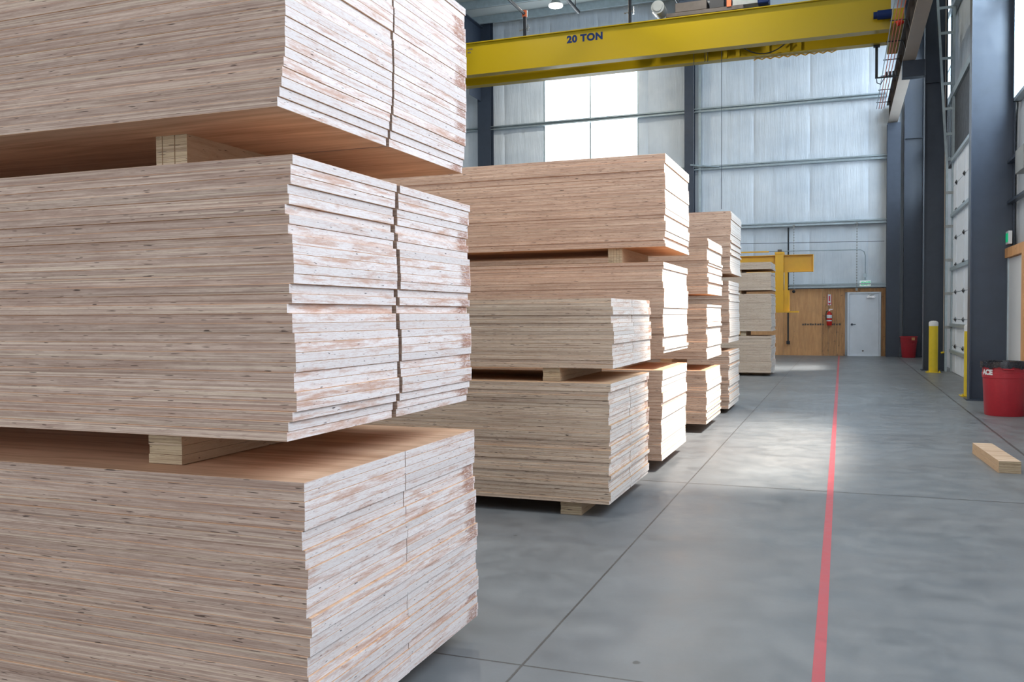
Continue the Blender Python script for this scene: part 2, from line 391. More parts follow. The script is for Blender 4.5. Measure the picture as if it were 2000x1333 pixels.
# purlins and rafters
for i in range(16):
    y = 28.55-1.5*i
    bm = bmesh.new(); box(bm, -16.1, XR-0.05, y-0.006, y+0.006, ZR-0.24, ZR); box(bm, -16.1, XR-0.05, y-0.006, y+0.075, ZR-0.25, ZR-0.24)
    struct(obj('roof_purlin', bm, M['galv']))
def h_column(name, xa, xb, yc, z1, w=0.28, tf=0.016, z0=0.0, plate=True):
    """I section with its web across the view (flanges at xa and xb)"""
    bm = bmesh.new()
    box(bm, xa, xa+tf, yc-w/2, yc+w/2, z0, z1); box(bm, xb-tf, xb, yc-w/2, yc+w/2, z0, z1)
    box(bm, xa+tf, xb-tf, yc-0.006, yc+0.006, z0, z1)
    if plate:
        box(bm, xa-0.04, xb+0.02, yc-w/2-0.04, yc+w/2+0.04, z0, z0+0.02)
        for z in (6.55,):
            if z < z1: box(bm, xa+tf, xb-tf, yc-w/2+0.02, yc+w/2-0.02, z, z+0.012)
    return struct(obj(name, bm, M['steel_dark']))
def face_column(name, x0, x1, yf, z0, z1, d=0.30):
    """I section showing one broad flange to the room"""
    bm = bmesh.new(); xm = (x0+x1)/2
    box(bm, x0, x1, yf, yf+0.016, z0, z1); box(bm, x0, x1, yf+d-0.016, yf+d, z0, z1); box(bm, xm-0.006, xm+0.006, yf+0.016, yf+d-0.016, z0, z1)
    return struct(obj(name, bm, M['steel_dark']))
h_column('steel_column', 1.795, 2.375, 14.92, ZR, 0.26)
h_column('steel_column', 1.745, 2.21, 22.33, ZR, 0.26)
h_column('steel_column', 1.73, 2.25, 29.15, ZR, 0.26)
face_column('steel_column', 1.255, 1.63, 29.0, 0, 7.05, 0.3)
face_column('steel_column', -4.83, -4.53, 29.02, 0, ZR)
face_column('steel_column', -12.11, -11.62, 29.0, 0, ZR)
bm = bmesh.new()
for x in (-4.68, -11.87):
    box(bm, x-0.13, x+0.13, -7, 29.3, ZR-0.27, ZR-0.25) if x > -5 else None
    box(bm, x-0.005, x+0.005, -7, 29.3, ZR-0.7, ZR-0.25) if x > -5 else None
box(bm, -4.81, -4.55, -7, 29.3, ZR-0.72, ZR-0.70)
struct(obj('roof_rafter', bm, M['steel_dark']))
bm = bmesh.new()
box(bm, -11.99, -11.97, -7, 29.0, ZR-1.5, ZR-0.25); box(bm, -12.12, -11.84, -7, 29.0, ZR-0.27, ZR-0.25); box(bm, -12.12, -11.84, -7, 29.0, ZR-1.52, ZR-1.5)
box(bm, -11.985, -11.975, 28.0, 29.0, 8.9, ZR-1.5)
struct(obj('roof_rafter', bm, M['steel_dark']))

# windows
def window(name, axis, u0, u1, z0, z1, mull, bars, at):
    root = bpy.data.objects.new(name, None); COL.objects.link(root); struct(root)
    def pl(bm, a, b, c, d, n0, n1):
        if axis == 'y': box(bm, a, b, at+n0, at+n1, c, d)
        else: box(bm, at-n1, at-n0, a, b, c, d)
    bm = bmesh.new(); w = 0.05
    pl(bm, u0, u0+w, z0, z1, -0.03, 0.2); pl(bm, u1-w, u1, z0, z1, -0.03, 0.2); pl(bm, u0, u1, z0, z0+w, -0.03, 0.2); pl(bm, u0, u1, z1-w, z1, -0.03, 0.2)
    for m in mull: pl(bm, m-0.025, m+0.025, z0, z1, 0.0, 0.08)
    for b in bars: pl(bm, u0, u1, b-0.03, b+0.03, 0.0, 0.08)
    obj('window_frame', bm, M['galv'], root)
    bm = bmesh.new(); pl(bm, u0+w, u1-w, z0+w, z1-w, 0.10, 0.106); obj('pane', bm, M['glass'], root)
window('window_1', 'y', *WIN, [-8.11], [7.98], YF)
window('window_2', 'x', 7.2, 14.65, 4.38, 9.6, [10.9], [7.0], XR+0.1)
window('window_3', 'x', 22.7, 28.4, 4.9, 9.7, [25.5], [7.3], XR+0.1)
window('window_4', 'x', 0.1, 6.3, 2.6, 8.3, [3.2], [5.4], XR+0.1)

# plywood wainscot on the far wall
bm = bmesh.new()
for a, b in ((-16, -9.1), (-9.095, -6.7), (-6.695, -4.26), (-4.255, -1.75), (-1.745, -0.585)):
    box(bm, a, b, YF-0.10, YF-0.075, 0.0, 2.10)
struct(obj('trim_1', bm, M['wallply']))
bm = bmesh.new()
for a, b in ((-0.58, -0.40), (-0.395, -0.16), (-0.155, 0.09), (1.13, 1.25)):
    box(bm, a, b, YF-0.105, YF-0.075, 0.0, 2.10)
box(bm, 0.09, 1.13, YF-0.105, YF-0.075, 1.985, 2.10)
struct(obj('trim_2', bm, M['planks']))
bm = bmesh.new()
for a, n in ((-1.18, 9), (-0.32, 4)):
    for i in range(n):
        box(bm, a+0.075*i, a+0.075*i+(0.05 if i % 3 else 0.062), YF-0.107, YF-0.1045, 0.955, 1.005+0.01*(i % 2))
struct(obj('trim_3', bm, M['print']))

# far door
d1 = bpy.data.objects.new('door_1', None); COL.objects.link(d1); d1.location = (0.64, YF-0.1, 0); struct(d1)
bm = bmesh.new(); box(bm, -0.42, 0.42, -0.02, 0.02, 0.005, 1.93); bevel_all(bm, 0.003); obj('leaf', bm, M['doorwhite'], d1)
bm = bmesh.new()
box(bm, -0.48, -0.425, -0.04, 0.04, 0, 1.98); box(bm, 0.425, 0.48, -0.04, 0.04, 0, 1.98); box(bm, -0.425, 0.425, -0.04, 0.04, 1.935, 1.98); box(bm, -0.425, 0.425, -0.045, 0.03, 0, 0.012)
obj('frame', bm, M['doorwhite'], d1)
bm = bmesh.new(); cyl(bm, (-0.35, -0.02, 0.98), (-0.35, -0.035, 0.98), 0.035, 20); cyl(bm, (-0.35, -0.035, 0.98), (-0.35, -0.075, 0.98), 0.012, 12); tube(bm, [(-0.35, -0.075, 0.98), (-0.24, -0.075, 0.98)], 0.011)
obj('handle', bm, M['steel_dark'], d1)
bm = bmesh.new(); box(bm, 0.08, 0.32, -0.075, -0.02, 1.80, 1.86); tube(bm, [(0.12, -0.06, 1.87), (0.28, -0.16, 1.89), (0.10, -0.05, 1.92)], 0.01); obj('door_closer', bm, M['chrome'], d1)
bm = bmesh.new(); cyl(bm, (-0.03, -0.021, 0.16), (-0.03, -0.0225, 0.16), 0.025, 14); obj('scuff', bm, M['print'], d1)

# overhead sectional door in the right wall
XD = 2.28
d2 = bpy.data.objects.new('door_2', None); COL.objects.link(d2); d2.location = (XD, 0, 0); struct(d2)
y0d, y1d, zt = 15.35, 21.9, 4.72
ns = 8; hs = zt/ns
for i in range(ns):
    bm = bmesh.new(); box(bm, 0.03, 0.075, y0d, y1d, i*hs+0.004, (i+1)*hs-0.004); bevel_all(bm, 0.006)
    obj('section', bm, M['doorwhite'], d2)
for z in (0.47, 1.05, 2.29, 3.48, 4.70):
    bm = bmesh.new(); box(bm, -0.03, 0.03, y0d, y1d, z-0.035, z+0.035); obj('strut', bm, M['galv'], d2)
bm = bmesh.new()
for y in (16.2, 17.4, 18.6, 19.9, 21.2):
    box(bm, 0.018, 0.032, y-0.012, y+0.012, 0.05, zt-0.05)
obj('stile', bm, M['doorwhite'], d2)
for y in (18.6, 19.9, 21.2):
    for i in range(1, ns):
        z = i*hs; bm = bmesh.new()
        vs = [bm.verts.new(p) for p in ((0.018, y-0.07, z), (0.018, y, z+0.06), (0.018, y+0.05, z), (0.018, y, z-0.06), (-0.02, y, z))]
        for a, b in ((0, 1), (1, 2), (2, 3), (3, 0)): bm.faces.new((vs[a], vs[b], vs[4]))
        bm.faces.new(vs[:4]); obj('hinge', bm, M['steel_black'], d2)
bm = bmesh.new(); box(bm, 0.05, 0.12, y0d, 23.4, zt+0.03, 6.14); obj('dark_void_panel', bm, M['steel_black'], d2)  # black sheet whose colour stands in for the dark void above the door
bm = bmesh.new()   # tracks by the far jamb, leaning out to the ladder-like high lift frame
box(bm, -0.12, -0.07, 21.92, 21.99, 0, 4.5); box(bm, 0.0, 0.05, 21.92, 21.99, 0, 8.9)
def slant(bm, x0, z0, x1, z1, y, w=0.05, d=0.06):
    vs = [bm.verts.new(p) for p in ((x0, y, z0), (x0+w, y, z0), (x0+w, y+d, z0), (x0, y+d, z0), (x1, y, z1), (x1+w, y, z1), (x1+w, y+d, z1), (x1, y+d, z1))]
    for f in ((3,2,1,0),(4,5,6,7),(0,1,5,4),(1,2,6,5),(2,3,7,6),(3,0,4,7)): bm.faces.new([vs[i] for i in f])
slant(bm, -0.12, 4.5, -0.37, 8.9, 21.92)
obj('track', bm, M['galv'], d2)
for z in (1.0, 1.75, 2.5, 3.25, 4.0):
    bm = bmesh.new(); box(bm, -0.13, 0.06, 21.90, 21.93, z-0.03, z+0.03); obj('track_bracket', bm, M['motor'], d2)
for i in range(8):
    z = 4.75+0.56*i; x = -0.12-0.25*(z-4.5)/4.4
    bm = bmesh.new(); box(bm, x+0.03, 0.02, 21.93, 21.96, z-0.03, z+0.03); obj('rung', bm, M['galv'], d2)

# man door in the right wall beside the near column
d3 = bpy.data.objects.new('door_3', None); COL.objects.link(d3); d3.location = (XR-0.12, 0, 0); struct(d3)
bm = bmesh.new(); box(bm, -0.03, 0.05, 14.98, 15.16, 0, 2.27); box(bm, -0.03, 0.05, 13.6, 14.98, 2.13, 2.27); box(bm, -0.03, 0.05, 13.45, 13.6, 0, 2.27); obj('wood_frame', bm, M['wallply'], d3)
bm = bmesh.new(); box(bm, 0.0, 0.05, 14.86, 14.98, 0, 2.13); box(bm, 0.0, 0.05, 13.6, 13.7, 0, 2.13); obj('door_frame', bm, M['galv'], d3)
bm = bmesh.new(); box(bm, 0.02, 0.05, 13.7, 14.86, 0.01, 2.12); obj('leaf', bm, M['white'], d3)
t = tag(bx('junction_box', M['motor'], None, XR-0.15, XR-0.03, 13.55, 14.15, 3.26, 3.59, 0.006), 'grey metal box mounted on the right wall above the wood-framed door', 'electrical box')
t = thing('exit_sign', 'green exit sign half hidden behind the near dark column', 'exit sign', (XR-0.14, 14.85, 2.42))
bm = bmesh.new(); box(bm, 0, 0.05, -0.16, 0.07, -0.09, 0.10); obj('housing', bm, M['white'], t)
bm = bmesh.new(); box(bm, -0.004, 0, -0.13, 0.05, -0.06, 0.07); obj('face', bm, M['green'], t)

# ------------------------------------------------------------------ stacks of plywood
X0 = -1.40; LEN = 3.66
ORD = ['lowest', 'second', 'third', 'fourth', 'fifth', 'sixth', 'seventh', 'eighth', 'ninth', 'tenth', 'eleventh', 'twelfth', 'thirteenth', 'fourteenth',
       'fifteenth', 'sixteenth', 'seventeenth', 'eighteenth', 'nineteenth', 'twentieth', 'twenty-first', 'twenty-second', 'twenty-third',
       'twenty-fourth', 'twenty-fifth', 'twenty-sixth', 'twenty-seventh', 'twenty-eighth', 'twenty-ninth', 'thirtieth']
MESH = {}
def board_mesh(w, t, mat):
    key = (round(w, 4), round(t, 5), mat)
    if key not in MESH:
        bm = bmesh.new(); box(bm, -LEN, 0, 0, w, 0, t-0.0004); bevel_all(bm, 0.0008)
        me = bpy.data.meshes.new('plywood_board'); bmesh.ops.recalc_face_normals(bm, faces=bm.faces); bm.to_mesh(me); bm.free()
        me.materials.append(M[mat]); MESH[key] = me
    return MESH[key]
# sideways steps (mm) of the ends, lowest board first
MIDX = [-21, -17, -7, 0, 0, -6, -6, -1, -1, -1, -1, -7, -7, -18, -6, -11, -1, -1, -2, -3, -5, -13, -9, -18, -11, -11, -5, -5, 0, 4]
BOTX = [9, 10, 9, 5, 14, 14, 12, 4, 2, 2, 8, 8, 12, 12, 1, 1, 1, 4, 4, -2, -2, -7, -7, -1, 0, 0, 0, 0, 0, 0]
TOPX = [-17, -12, -8, -6, -3, -2, 0, -1, -1, 3, 2, 2, 2, -1, 4, 4, 4, 0, 0, 3, 3, -3, -3, 2, 2, 0]
def jitter(n, seed, amp):
    rr = random.Random(seed); out = []; x = 0
    while len(out) < n:
        x = rr.uniform(-amp, amp)
        for _ in range(rr.choice((1, 1, 1, 2, 2, 3))): out.append(x)
    return out[:n]
def bundle(y0, z0, z1, rows, w, mat, seed, xo=None, nmax=None, gap=0.008, xb=0.0):
    n = round((z1-z0)/0.0272); t = (z1-z0)/n; out = []
    for r in range(rows):
        js = [v*0.001 for v in xo] if xo else jitter(n, seed, 11*0.001)
        jy = jitter(n, seed*7+r, 0.004)
        jy = jitter(n, seed*7, 0.006); rr = random.Random(seed*13+r)
        for i in range(n if nmax is None else min(n, nmax)):
            jx = js[i % len(js)]*(0.95 if r == 0 else 0.75)+rr.uniform(-0.0012, 0.0012)
            ys = jy[i]*(0.5 if xo else 1)+(js[i % len(js)]*0.7 if xo else 0)+rr.uniform(-0.0005, 0.0005)
            out.append((r, i, (X0+xb+jx, y0+r*(w+gap)+ys, z0+i*t), w, t, mat))
    return out
def place_boards(lst, group, word):
    for r, i, loc, w, t, mat in lst:
        o = bpy.data.objects.new('plywood_board', board_mesh(w, t, mat)); o.location = loc; COL.objects.link(o)
        lab = word(r, i, len([1 for q in lst if q[0] == r]))
        tag(o, lab, 'plywood board', group)
ROWS = ['near', 'far']
def namer(kind, where):
    def f(r, i, n):
        row = ROWS[r]+' row of ' if where[1] else ''
        p = ORD[i]+' from bottom' if i else 'lowest'
        if i == n-1 and where[2]: p = 'topmost'
        return f'{kind} plywood board, {p} in {row}{where[0]}'
    return f
rest = []
# nearest stack
place_boards(bundle(2.085, 0.09, 0.858, 2, 0.604, 'ply_a', 1, BOTX, gap=0.003), 'boards of the nearest stack, bottom bundle', namer('sawn', ('bottom bundle, nearest stack', True, True)))
place_boards(bundle(2.050, 0.978, 1.763, 2, 0.598, 'ply_a', 2, MIDX, gap=0.024), 'boards of the nearest stack, middle bundle', namer('sawn', ('middle bundle, nearest stack', True, True)))
place_boards(bundle(2.020, 1.884, 2.67, 2, 0.600, 'ply_a', 3, TOPX, nmax=24, gap=0.014), 'boards of the nearest stack, top bundle', namer('sawn', ('top bundle, nearest stack', True, False)))
# second stack
place_boards(bundle(5.53, 0.09, 0.877, 2, 0.600, 'ply_b', 4, gap=0.012), 'boards of the second stack, lower bundle', namer('pale', ('lower bundle, second stack', True, True)))
place_boards(bundle(5.61, 0.968, 1.43, 2, 0.600, 'ply_b', 5, gap=0.010, xb=0.0), 'boards of the second stack, upper bundle', namer('pale', ('upper bundle, second stack', True, True)))
# third stack: the top bundle and the upper part of the middle one as single boards
place_boards(bundle(7.42, 1.895, 2.675, 1, 1.22, 'ply_c', 6), 'boards of the third stack, top bundle', namer('pinkish', ('top bundle, third stack', False, True)))
b3 = bundle(7.36, 0.995, 1.762, 1, 1.22, 'ply_c', 17)
def near3(r, i, n):
    k = n-1-i
    s = ['topmost', 'second from the top', 'third from the top', 'fourth from the top', 'fifth from the top', 'sixth from the top', 'seventh from the top', 'eighth from the top',
         'ninth from the top', 'tenth from the top', 'eleventh from the top', 'twelfth from the top', 'thirteenth from the top', 'fourteenth from the top', 'fifteenth from the top', 'sixteenth from the top'][k]
    return f'pinkish plywood board, {s} in middle bundle, third stack'
count = len([o for o in COL.objects if o.name.startswith('plywood_board')])
cut = len(b3)-(300-count)
place_boards(b3[cut:], 'boards of the third stack, middle bundle', near3)
rest += b3[:cut]
rest += bundle(7.30, 0.095, 0.857, 1, 1.22, 'ply_c', 8)
for z0, z1, yy, sd in ((0.10, 0.697, 9.86, 9), (0.82, 1.43, 9.90, 10), (1.548, 2.167, 9.97, 12)):
    rest += bundle(yy, z0, z1, 1, 1.22, 'ply_c', sd)
for z0, z1, yy, sd, xb in ((0.06, 0.83, 11.93, 13, 0.0), (0.94, 1.767, 11.96, 14, 0.0), (1.855, 2.675, 11.86, 15, 0.03)):
    rest += bundle(yy, z0, z1, 1, 1.22, 'ply_c', sd, xb=xb)
for z0, z1, sd in ((0.07, 0.852, 21), (0.956, 1.75, 22), (1.826, 2.204, 23), (2.27, 2.42, 24)):
    rest += bundle(19.36, z0, z1, 2, 0.62, 'ply_b', sd, gap=0.02)
bm = bmesh.new(); mats = []
for r, i, loc, w, t, mat in rest:
    if mat not in mats: mats.append(mat)
    me = board_mesh(w, t, mat); k0 = len(bm.verts); f0 = len(bm.faces)
    bm.from_mesh(me); bm.verts.ensure_lookup_table(); bm.faces.ensure_lookup_table()
    v = Vector(loc)
    for q in range(k0, len(bm.verts)): bm.verts[q].co += v
    for q in range(f0, len(bm.faces)): bm.faces[q].material_index = mats.index(mat)
me = bpy.data.meshes.new('stacked_plywood'); bm.to_mesh(me); bm.free()
for m_ in mats: me.materials.append(M[m_])
o = bpy.data.objects.new('stacked_plywood', me); COL.objects.link(o)
tag(o, 'plywood boards of the farther stacks and the lower part of the third stack', 'plywood', kind='stuff')
MESH.clear()

# spacer blocks between the bundles
def sticker(x0, x1, y0, y1, z0, z1, label, upright=False, group=None):
    bm = bmesh.new()
    if upright:
        n = 5; w = (x1-x0)/n
        for i in range(n): box(bm, x0+i*w+0.0006, x0+(i+1)*w-0.0006, y0+0.002*(i % 2), y1, z0, z1)
    else:
        n = max(2, round((z1-z0)/0.03)); h = (z1-z0)/n
        for i in range(n): box(bm, x0+0.002*(i % 2), x1-0.001*(i % 2), y0+0.002*(i % 2), y1, z0+i*h+0.0005, z0+(i+1)*h-0.0005)
    return tag(obj('spacer_block', bm, M['sticker']), label, 'wood spacer', group)
G = 'plywood spacers between the bundles'
sticker(-2.005, -1.885, 2.20, 3.22, 1.765, 1.884, 'upright-laminated plywood spacer under the top bundle of the nearest stack', True, G)
sticker(-2.055, -1.925, 2.20, 3.52, 0.860, 0.978, 'plywood spacer under the middle bundle of the nearest stack', False, G)
sticker(-4.30, -4.18, 2.20, 3.20, 1.765, 1.884, 'plywood spacer deep under the top bundle of the nearest stack', True, G)
sticker(-4.30, -4.18, 2.20, 3.20, 0.860, 0.978, 'plywood spacer deep under the middle bundle of the nearest stack', False, G)
sticker(-2.05, -1.93, 2.2, 3.2, 0.0, 0.09, 'plywood spacer on the floor under the nearest stack', False, G)
sticker(-4.30, -4.18, 2.2, 3.2, 0.0, 0.09, 'plywood spacer on the floor deep under the nearest stack', False, G)
sticker(-1.885, -1.765, 5.62, 6.72, 0.878, 0.968, 'plywood spacer between the two bundles of the second stack', False, G)
sticker(-4.3, -4.18, 5.62, 6.72, 0.878, 0.968, 'plywood spacer deep between the two bundles of the second stack', False, G)
sticker(-1.745, -1.60, 5.56, 6.70, 0.0, 0.09, 'plywood spacer on the floor under the second stack', False, G)
sticker(-4.3, -4.18, 5.56, 6.70, 0.0, 0.09, 'plywood spacer on the floor deep under the second stack', False, G)
sticker(-1.90, -1.775, 7.46, 8.55, 1.763, 1.895, 'upright-laminated plywood spacer under the top bundle of the third stack', True, G)
sticker(-4.4, -4.28, 7.46, 8.55, 1.763, 1.895, 'plywood spacer deep under the top bundle of the third stack', True, G)
sticker(-1.90, -1.775, 7.40, 8.50, 0.858, 0.995, 'plywood spacer under the middle bundle of the third stack', False, G)
sticker(-4.4, -4.28, 7.40, 8.50, 0.858, 0.995, 'plywood spacer deep under the middle bundle of the third stack', False, G)
for yy, zs in ((7.40, (0.0,)), (9.96, (0.0, 0.698, 1.431)), (12.0, (0.0, 0.831, 1.768))):
    tp = {7.40: (0.095,), 9.96: (0.10, 0.82, 1.548), 12.0: (0.06, 0.94, 1.855)}[yy]
    nm = {7.40: 'third', 9.96: 'fourth', 12.0: 'fifth'}[yy]
    for q, (a, b) in enumerate(zip(zs, tp)):
        lv = ('on the floor under', 'under the middle bundle of', 'under the top bundle of')[q]
        sticker(-1.93, -1.80, yy, yy+1.05, a, b, f'plywood spacer {lv} the {nm} stack from the camera', False, G)
        sticker(-4.4, -4.28, yy, yy+1.05, a, b, f'plywood spacer deep {lv} the {nm} stack from the camera', False, G)
for a, b, x, lv in ((0.0, 0.07, -2.24, 'on the floor under'), (0.853, 0.956, -2.04, 'above the lowest bundle of'), (1.751, 1.826, -2.14, 'above the second bundle of'), (2.205, 2.27, -2.14, 'under the thin top bundle of')):
    sticker(x, x+0.12, 19.42, 20.5, a, b, f'plywood spacer {lv} the farthest stack', False, G)
    sticker(-4.5, -4.38, 19.42, 20.5, a, b, f'plywood spacer deep {lv} the farthest stack', False, G)
bm = bmesh.new(); box(bm, -0.0825, 0.0825, 0, 1.08, 0.0, 0.049); box(bm, -0.081, 0.0825, 0.002, 1.081, 0.050, 0.098)
o = tag(obj('wood_block', bm, M['sticker']), 'loose plywood block lying on the floor near the right edge', 'wood block'); o.location = (1.295, 8.16, 0.0); o.rotation_euler = (0, 0, R(3.2))

# ------------------------------------------------------------------ floor tape
bm = bmesh.new(); k = 1.0
vs = []
for i in range(40):
    y = 1.0+i*(29.2-1.0)/39; c = -0.074-0.008*(y-3.3)/25
    vs.append((bm.verts.new((c-0.0225, y, 0.0012)), bm.verts.new((c+0.0225, y, 0.0012)), bm.verts.new((c-0.0225, y, 0.0002)), bm.verts.new((c+0.0225, y, 0.0002))))
for a, b in zip(vs[:-1], vs[1:]):
    bm.faces.new((a[0], a[1], b[1], b[0])); bm.faces.new((a[2], a[0], b[0], b[2])); bm.faces.new((a[1], a[3], b[3], b[1]))
tag(obj('floor_tape', bm, M['tape']), 'long red tape line running down the concrete floor to the door', 'floor marking')

# ------------------------------------------------------------------ bins, bollards
def bin_(loc, rt, rb, h, label, bag, rot=0.0):
    t = thing('trash_can', label, 'trash can', loc)
    t.rotation_euler = (0, 0, rot)
    bm = bmesh.new(); f = lambda z: rb+(rt-rb)*z/h
    prof = [(0.001, 0.0), (rb*0.97, 0.0), (rb, 0.012), (f(0.70*h), 0.70*h), (f(0.70*h)+0.008, 0.71*h), (f(0.80*h)+0.008, 0.80*h), (f(0.8*h)+0.001, 0.81*h),
            (f(0.95*h), 0.95*h), (rt+0.012, 0.955*h), (rt+0.012, h), (rt-0.006, h), (rt-0.008, 0.95*h), (rb-0.01, 0.02), (0.001, 0.018)]
    lathe(bm, prof); obj('body', bm, M['red_can'], t, True)
    for s in (1, -1):
        bm = bmesh.new(); a = math.pi/2 if s > 0 else -math.pi/2
        cx, cy = math.cos(a)*(rt+0.02), math.sin(a)*(rt+0.02)
        tube(bm, [Vector((cx-0.06, cy-0.02*s, 0.88*h)), Vector((cx-0.05, cy+0.02*s, 0.88*h)), Vector((cx+0.05, cy+0.02*s, 0.88*h)), Vector((cx+0.06, cy-0.02*s, 0.88*h))], 0.011)
        obj('handle', bm, M['red_can'], t)
    if bag:
        bm = bmesh.new(); n = 64; rings = []
        for q, (r, z) in enumerate(((rt-0.03, h*0.80), (rt-0.012, h+0.004), (rt+0.016, h+0.008), (rt+0.019, h-0.02), (rt+0.018, h-0.07))):
            rings.append([bm.verts.new(((r+0.003*math.sin(i*2.1+q))*math.cos(6.2832*i/n), (r+0.003*math.sin(i*2.1+q))*math.sin(6.2832*i/n), z+(0.012*math.sin(i*0.9)+0.008*math.sin(i*2.3) if q == 4 else 0))) for i in range(n)])
        for A, B in zip(rings[:-1], rings[1:]):
            for i in range(n): bm.faces.new((A[i], A[(i+1) % n], B[(i+1) % n], B[i]))
        obj('bin_liner', bm, M['bag'], t, True)
    return t
t1 = bin_((1.965, 12.82, 0), 0.262, 0.232, 0.685, 'red round trash can with black bin liner beside the near column', True)
def wrap_text(s, m, parent, R_, ang0, z, size, bold=0.004):
    # letters bent round the side of the can
    cu = bpy.data.curves.new('lt', 'FONT'); cu.body = s; cu.size = size; cu.extrude = 0.0; cu.offset = bold; cu.align_x = 'LEFT'; cu.align_y = 'CENTER'; cu.space_character = 0.95
    tt = bpy.data.objects.new('lt', cu); COL.objects.link(tt)
    me = bpy.data.meshes.new_from_object(tt.evaluated_get(bpy.context.evaluated_depsgraph_get())); bpy.data.objects.remove(tt); bpy.data.curves.remove(cu)
    bm = bmesh.new(); bm.from_mesh(me)
    bmesh.ops.subdivide_edges(bm, edges=[e for e in bm.edges if e.calc_length() > 0.02], cuts=2)
    for v in bm.verts:
        x, y, _ = v.co; a = ang0+x/R_; rr = R_+0.004
        v.co = Vector((rr*math.cos(a), rr*math.sin(a), z+y))
    me2 = bpy.data.meshes.new('lettering'); bm.to_mesh(me2); bm.free(); me2.materials.append(m)
    o = bpy.data.objects.new('lettering', me2); COL.objects.link(o); o.parent = parent; return o
wrap_text('ACE', M['white'], t1, 0.262, R(195), 0.555, 0.088, 0.005)
t2 = bin_((1.86, 28.62, 0), 0.238, 0.185, 0.63, 'small red trash can standing in the far corner', False)
bm = bmesh.new(); box(bm, 0.06, 0.15, -0.24, -0.228, 0.52, 0.60); o = obj('sticker', bm, M['wallply'], t2)

def bollard(x, y, label):
    t = thing('bollard', label, 'bollard', (x, y, 0), 'yellow bollards by the overhead door')
    bm = bmesh.new(); cyl(bm, (0, 0, 0.01), (0, 0, 1.04), 0.094, 32); obj('post', bm, M['bollard'], t, True)
    bm = bmesh.new(); lathe(bm, [(0.0965, 1.03), (0.0975, 1.10), (0.088, 1.125), (0.05, 1.143), (0.001, 1.148)], n=32); obj('cap', bm, M['white'], t, True)
    bm = bmesh.new(); box(bm, -0.15, 0.15, -0.13, 0.13, 0, 0.012); bevel_all(bm, 0.003)
    for a in (-0.12, 0.12): cyl(bm, (a, -0.10, 0.012), (a, -0.10, 0.045), 0.012, 6)
    obj('base_plate', bm, M['bollard'], t)
bollard(1.90, 21.55, 'yellow bollard with white cap standing before the middle column')
bollard(1.905, 15.55, 'yellow bollard with white cap half hidden behind the near column')
# pull rope of the overhead door
t = thing('pull_rope', 'thin pull rope hanging beside the middle column', 'rope', (2.14, 21.95, 0))
bm = bmesh.new(); tube(bm, [Vector((0, 0, 8.6)), Vector((0.004, 0, 4.5)), Vector((0.0, 0, 0.45))], 0.009); obj('cord', bm, M['beige'], t)
bm = bmesh.new(); tube(bm, [Vector((-0.05, 0, 0.42)), Vector((0.05, 0, 0.44))], 0.022); obj('handle', bm, M['bollard'], t)

# ------------------------------------------------------------------ far wall fittings
t = thing('exit_sign', 'green and white EXIT sign above the far door', 'exit sign', (0.665, YF-0.14, 2.235))
bm = bmesh.new(); box(bm, -0.16, 0.16, -0.03, 0.03, -0.095, 0.095); bevel_all(bm, 0.006); obj('housing', bm, M['signwhite'], t)
text('lettering', 'EXIT', M['green'], t, 0.155, (0.02, -0.032, 0.0), (R(90), 0, 0), 0.002, 0.004, 0.82)
bm = bmesh.new(); box(bm, -0.06, 0.06, -0.02, 0.03, 0.20, 0.31); cyl(bm, (0, 0, 0.09), (0, 0, 0.2), 0.012, 8); obj('mount', bm, M['galv'], t)
t = tag(obj('electrical_conduit', (lambda b: (tube(b, [Vector((-3.2, YF-0.25, 3.32)), Vector((0.53, YF-0.25, 3.28)), Vector((0.63, YF-0.23, 3.22)), Vector((0.665, YF-0.2, 3.10)), Vector((0.665, YF-0.14, 2.56))], 0.013), b)[1])(bmesh.new()), M['galv']),
    'thin conduit along the far wall bending down to the EXIT sign', 'conduit')
bm = bmesh.new(); tube(bm, [Vector((-4.4, YF-0.27, 3.60)), Vector((1.2, YF-0.27, 3.52))], 0.008)
tag(obj('wall_wire', bm, M['steel_dark']), 'straight thin wire stretched along the far wall', 'wire')
bm = bmesh.new(); cyl(bm, (-1.60, YF-0.18, 0.42), (-1.60, YF-0.18, 4.05), 0.024, 10); box(bm, -1.65, -1.55, YF-0.22, YF-0.1, 0.36, 0.46)
tag(obj('wall_pipe', bm, M['steel_black']), 'dark vertical pipe on the far plywood wall', 'pipe')
def chain(x, z0, z1, label, ball):
    t = thing('hanging_chain', label, 'chain', (x, YF-0.36, z0))
    bm = bmesh.new(); z = 0.03; k = 0
    while z < z1-z0:
        if k % 2: box(bm, -0.016, 0.016, -0.004, 0.004, z, z+0.045)
        else: box(bm, -0.004, 0.004, -0.016, 0.016, z, z+0.045)
        z += 0.042; k += 1
    obj('links', bm, M['motor'], t)
    bm = bmesh.new(); box(bm, -0.03, 0.03, -0.02, 0.165, z1-z0-0.02, z1-z0+0.02); obj('hook', bm, M['motor'], t)
    bm = bmesh.new()
    if ball: bmesh.ops.create_uvsphere(bm, u_segments=14, v_segments=10, radius=0.05)
    else: box(bm, -0.03, 0.03, -0.03, 0.03, -0.04, 0.04)
    obj('end_weight', bm, M['rubber'] if ball else M['motor'], t, ball)
chain(-1.425, 2.02, 4.1, 'chain with black ball end hanging left of the extinguisher', True)
chain(0.42, 2.06, 4.1, 'chain hanging beside the EXIT sign', False)
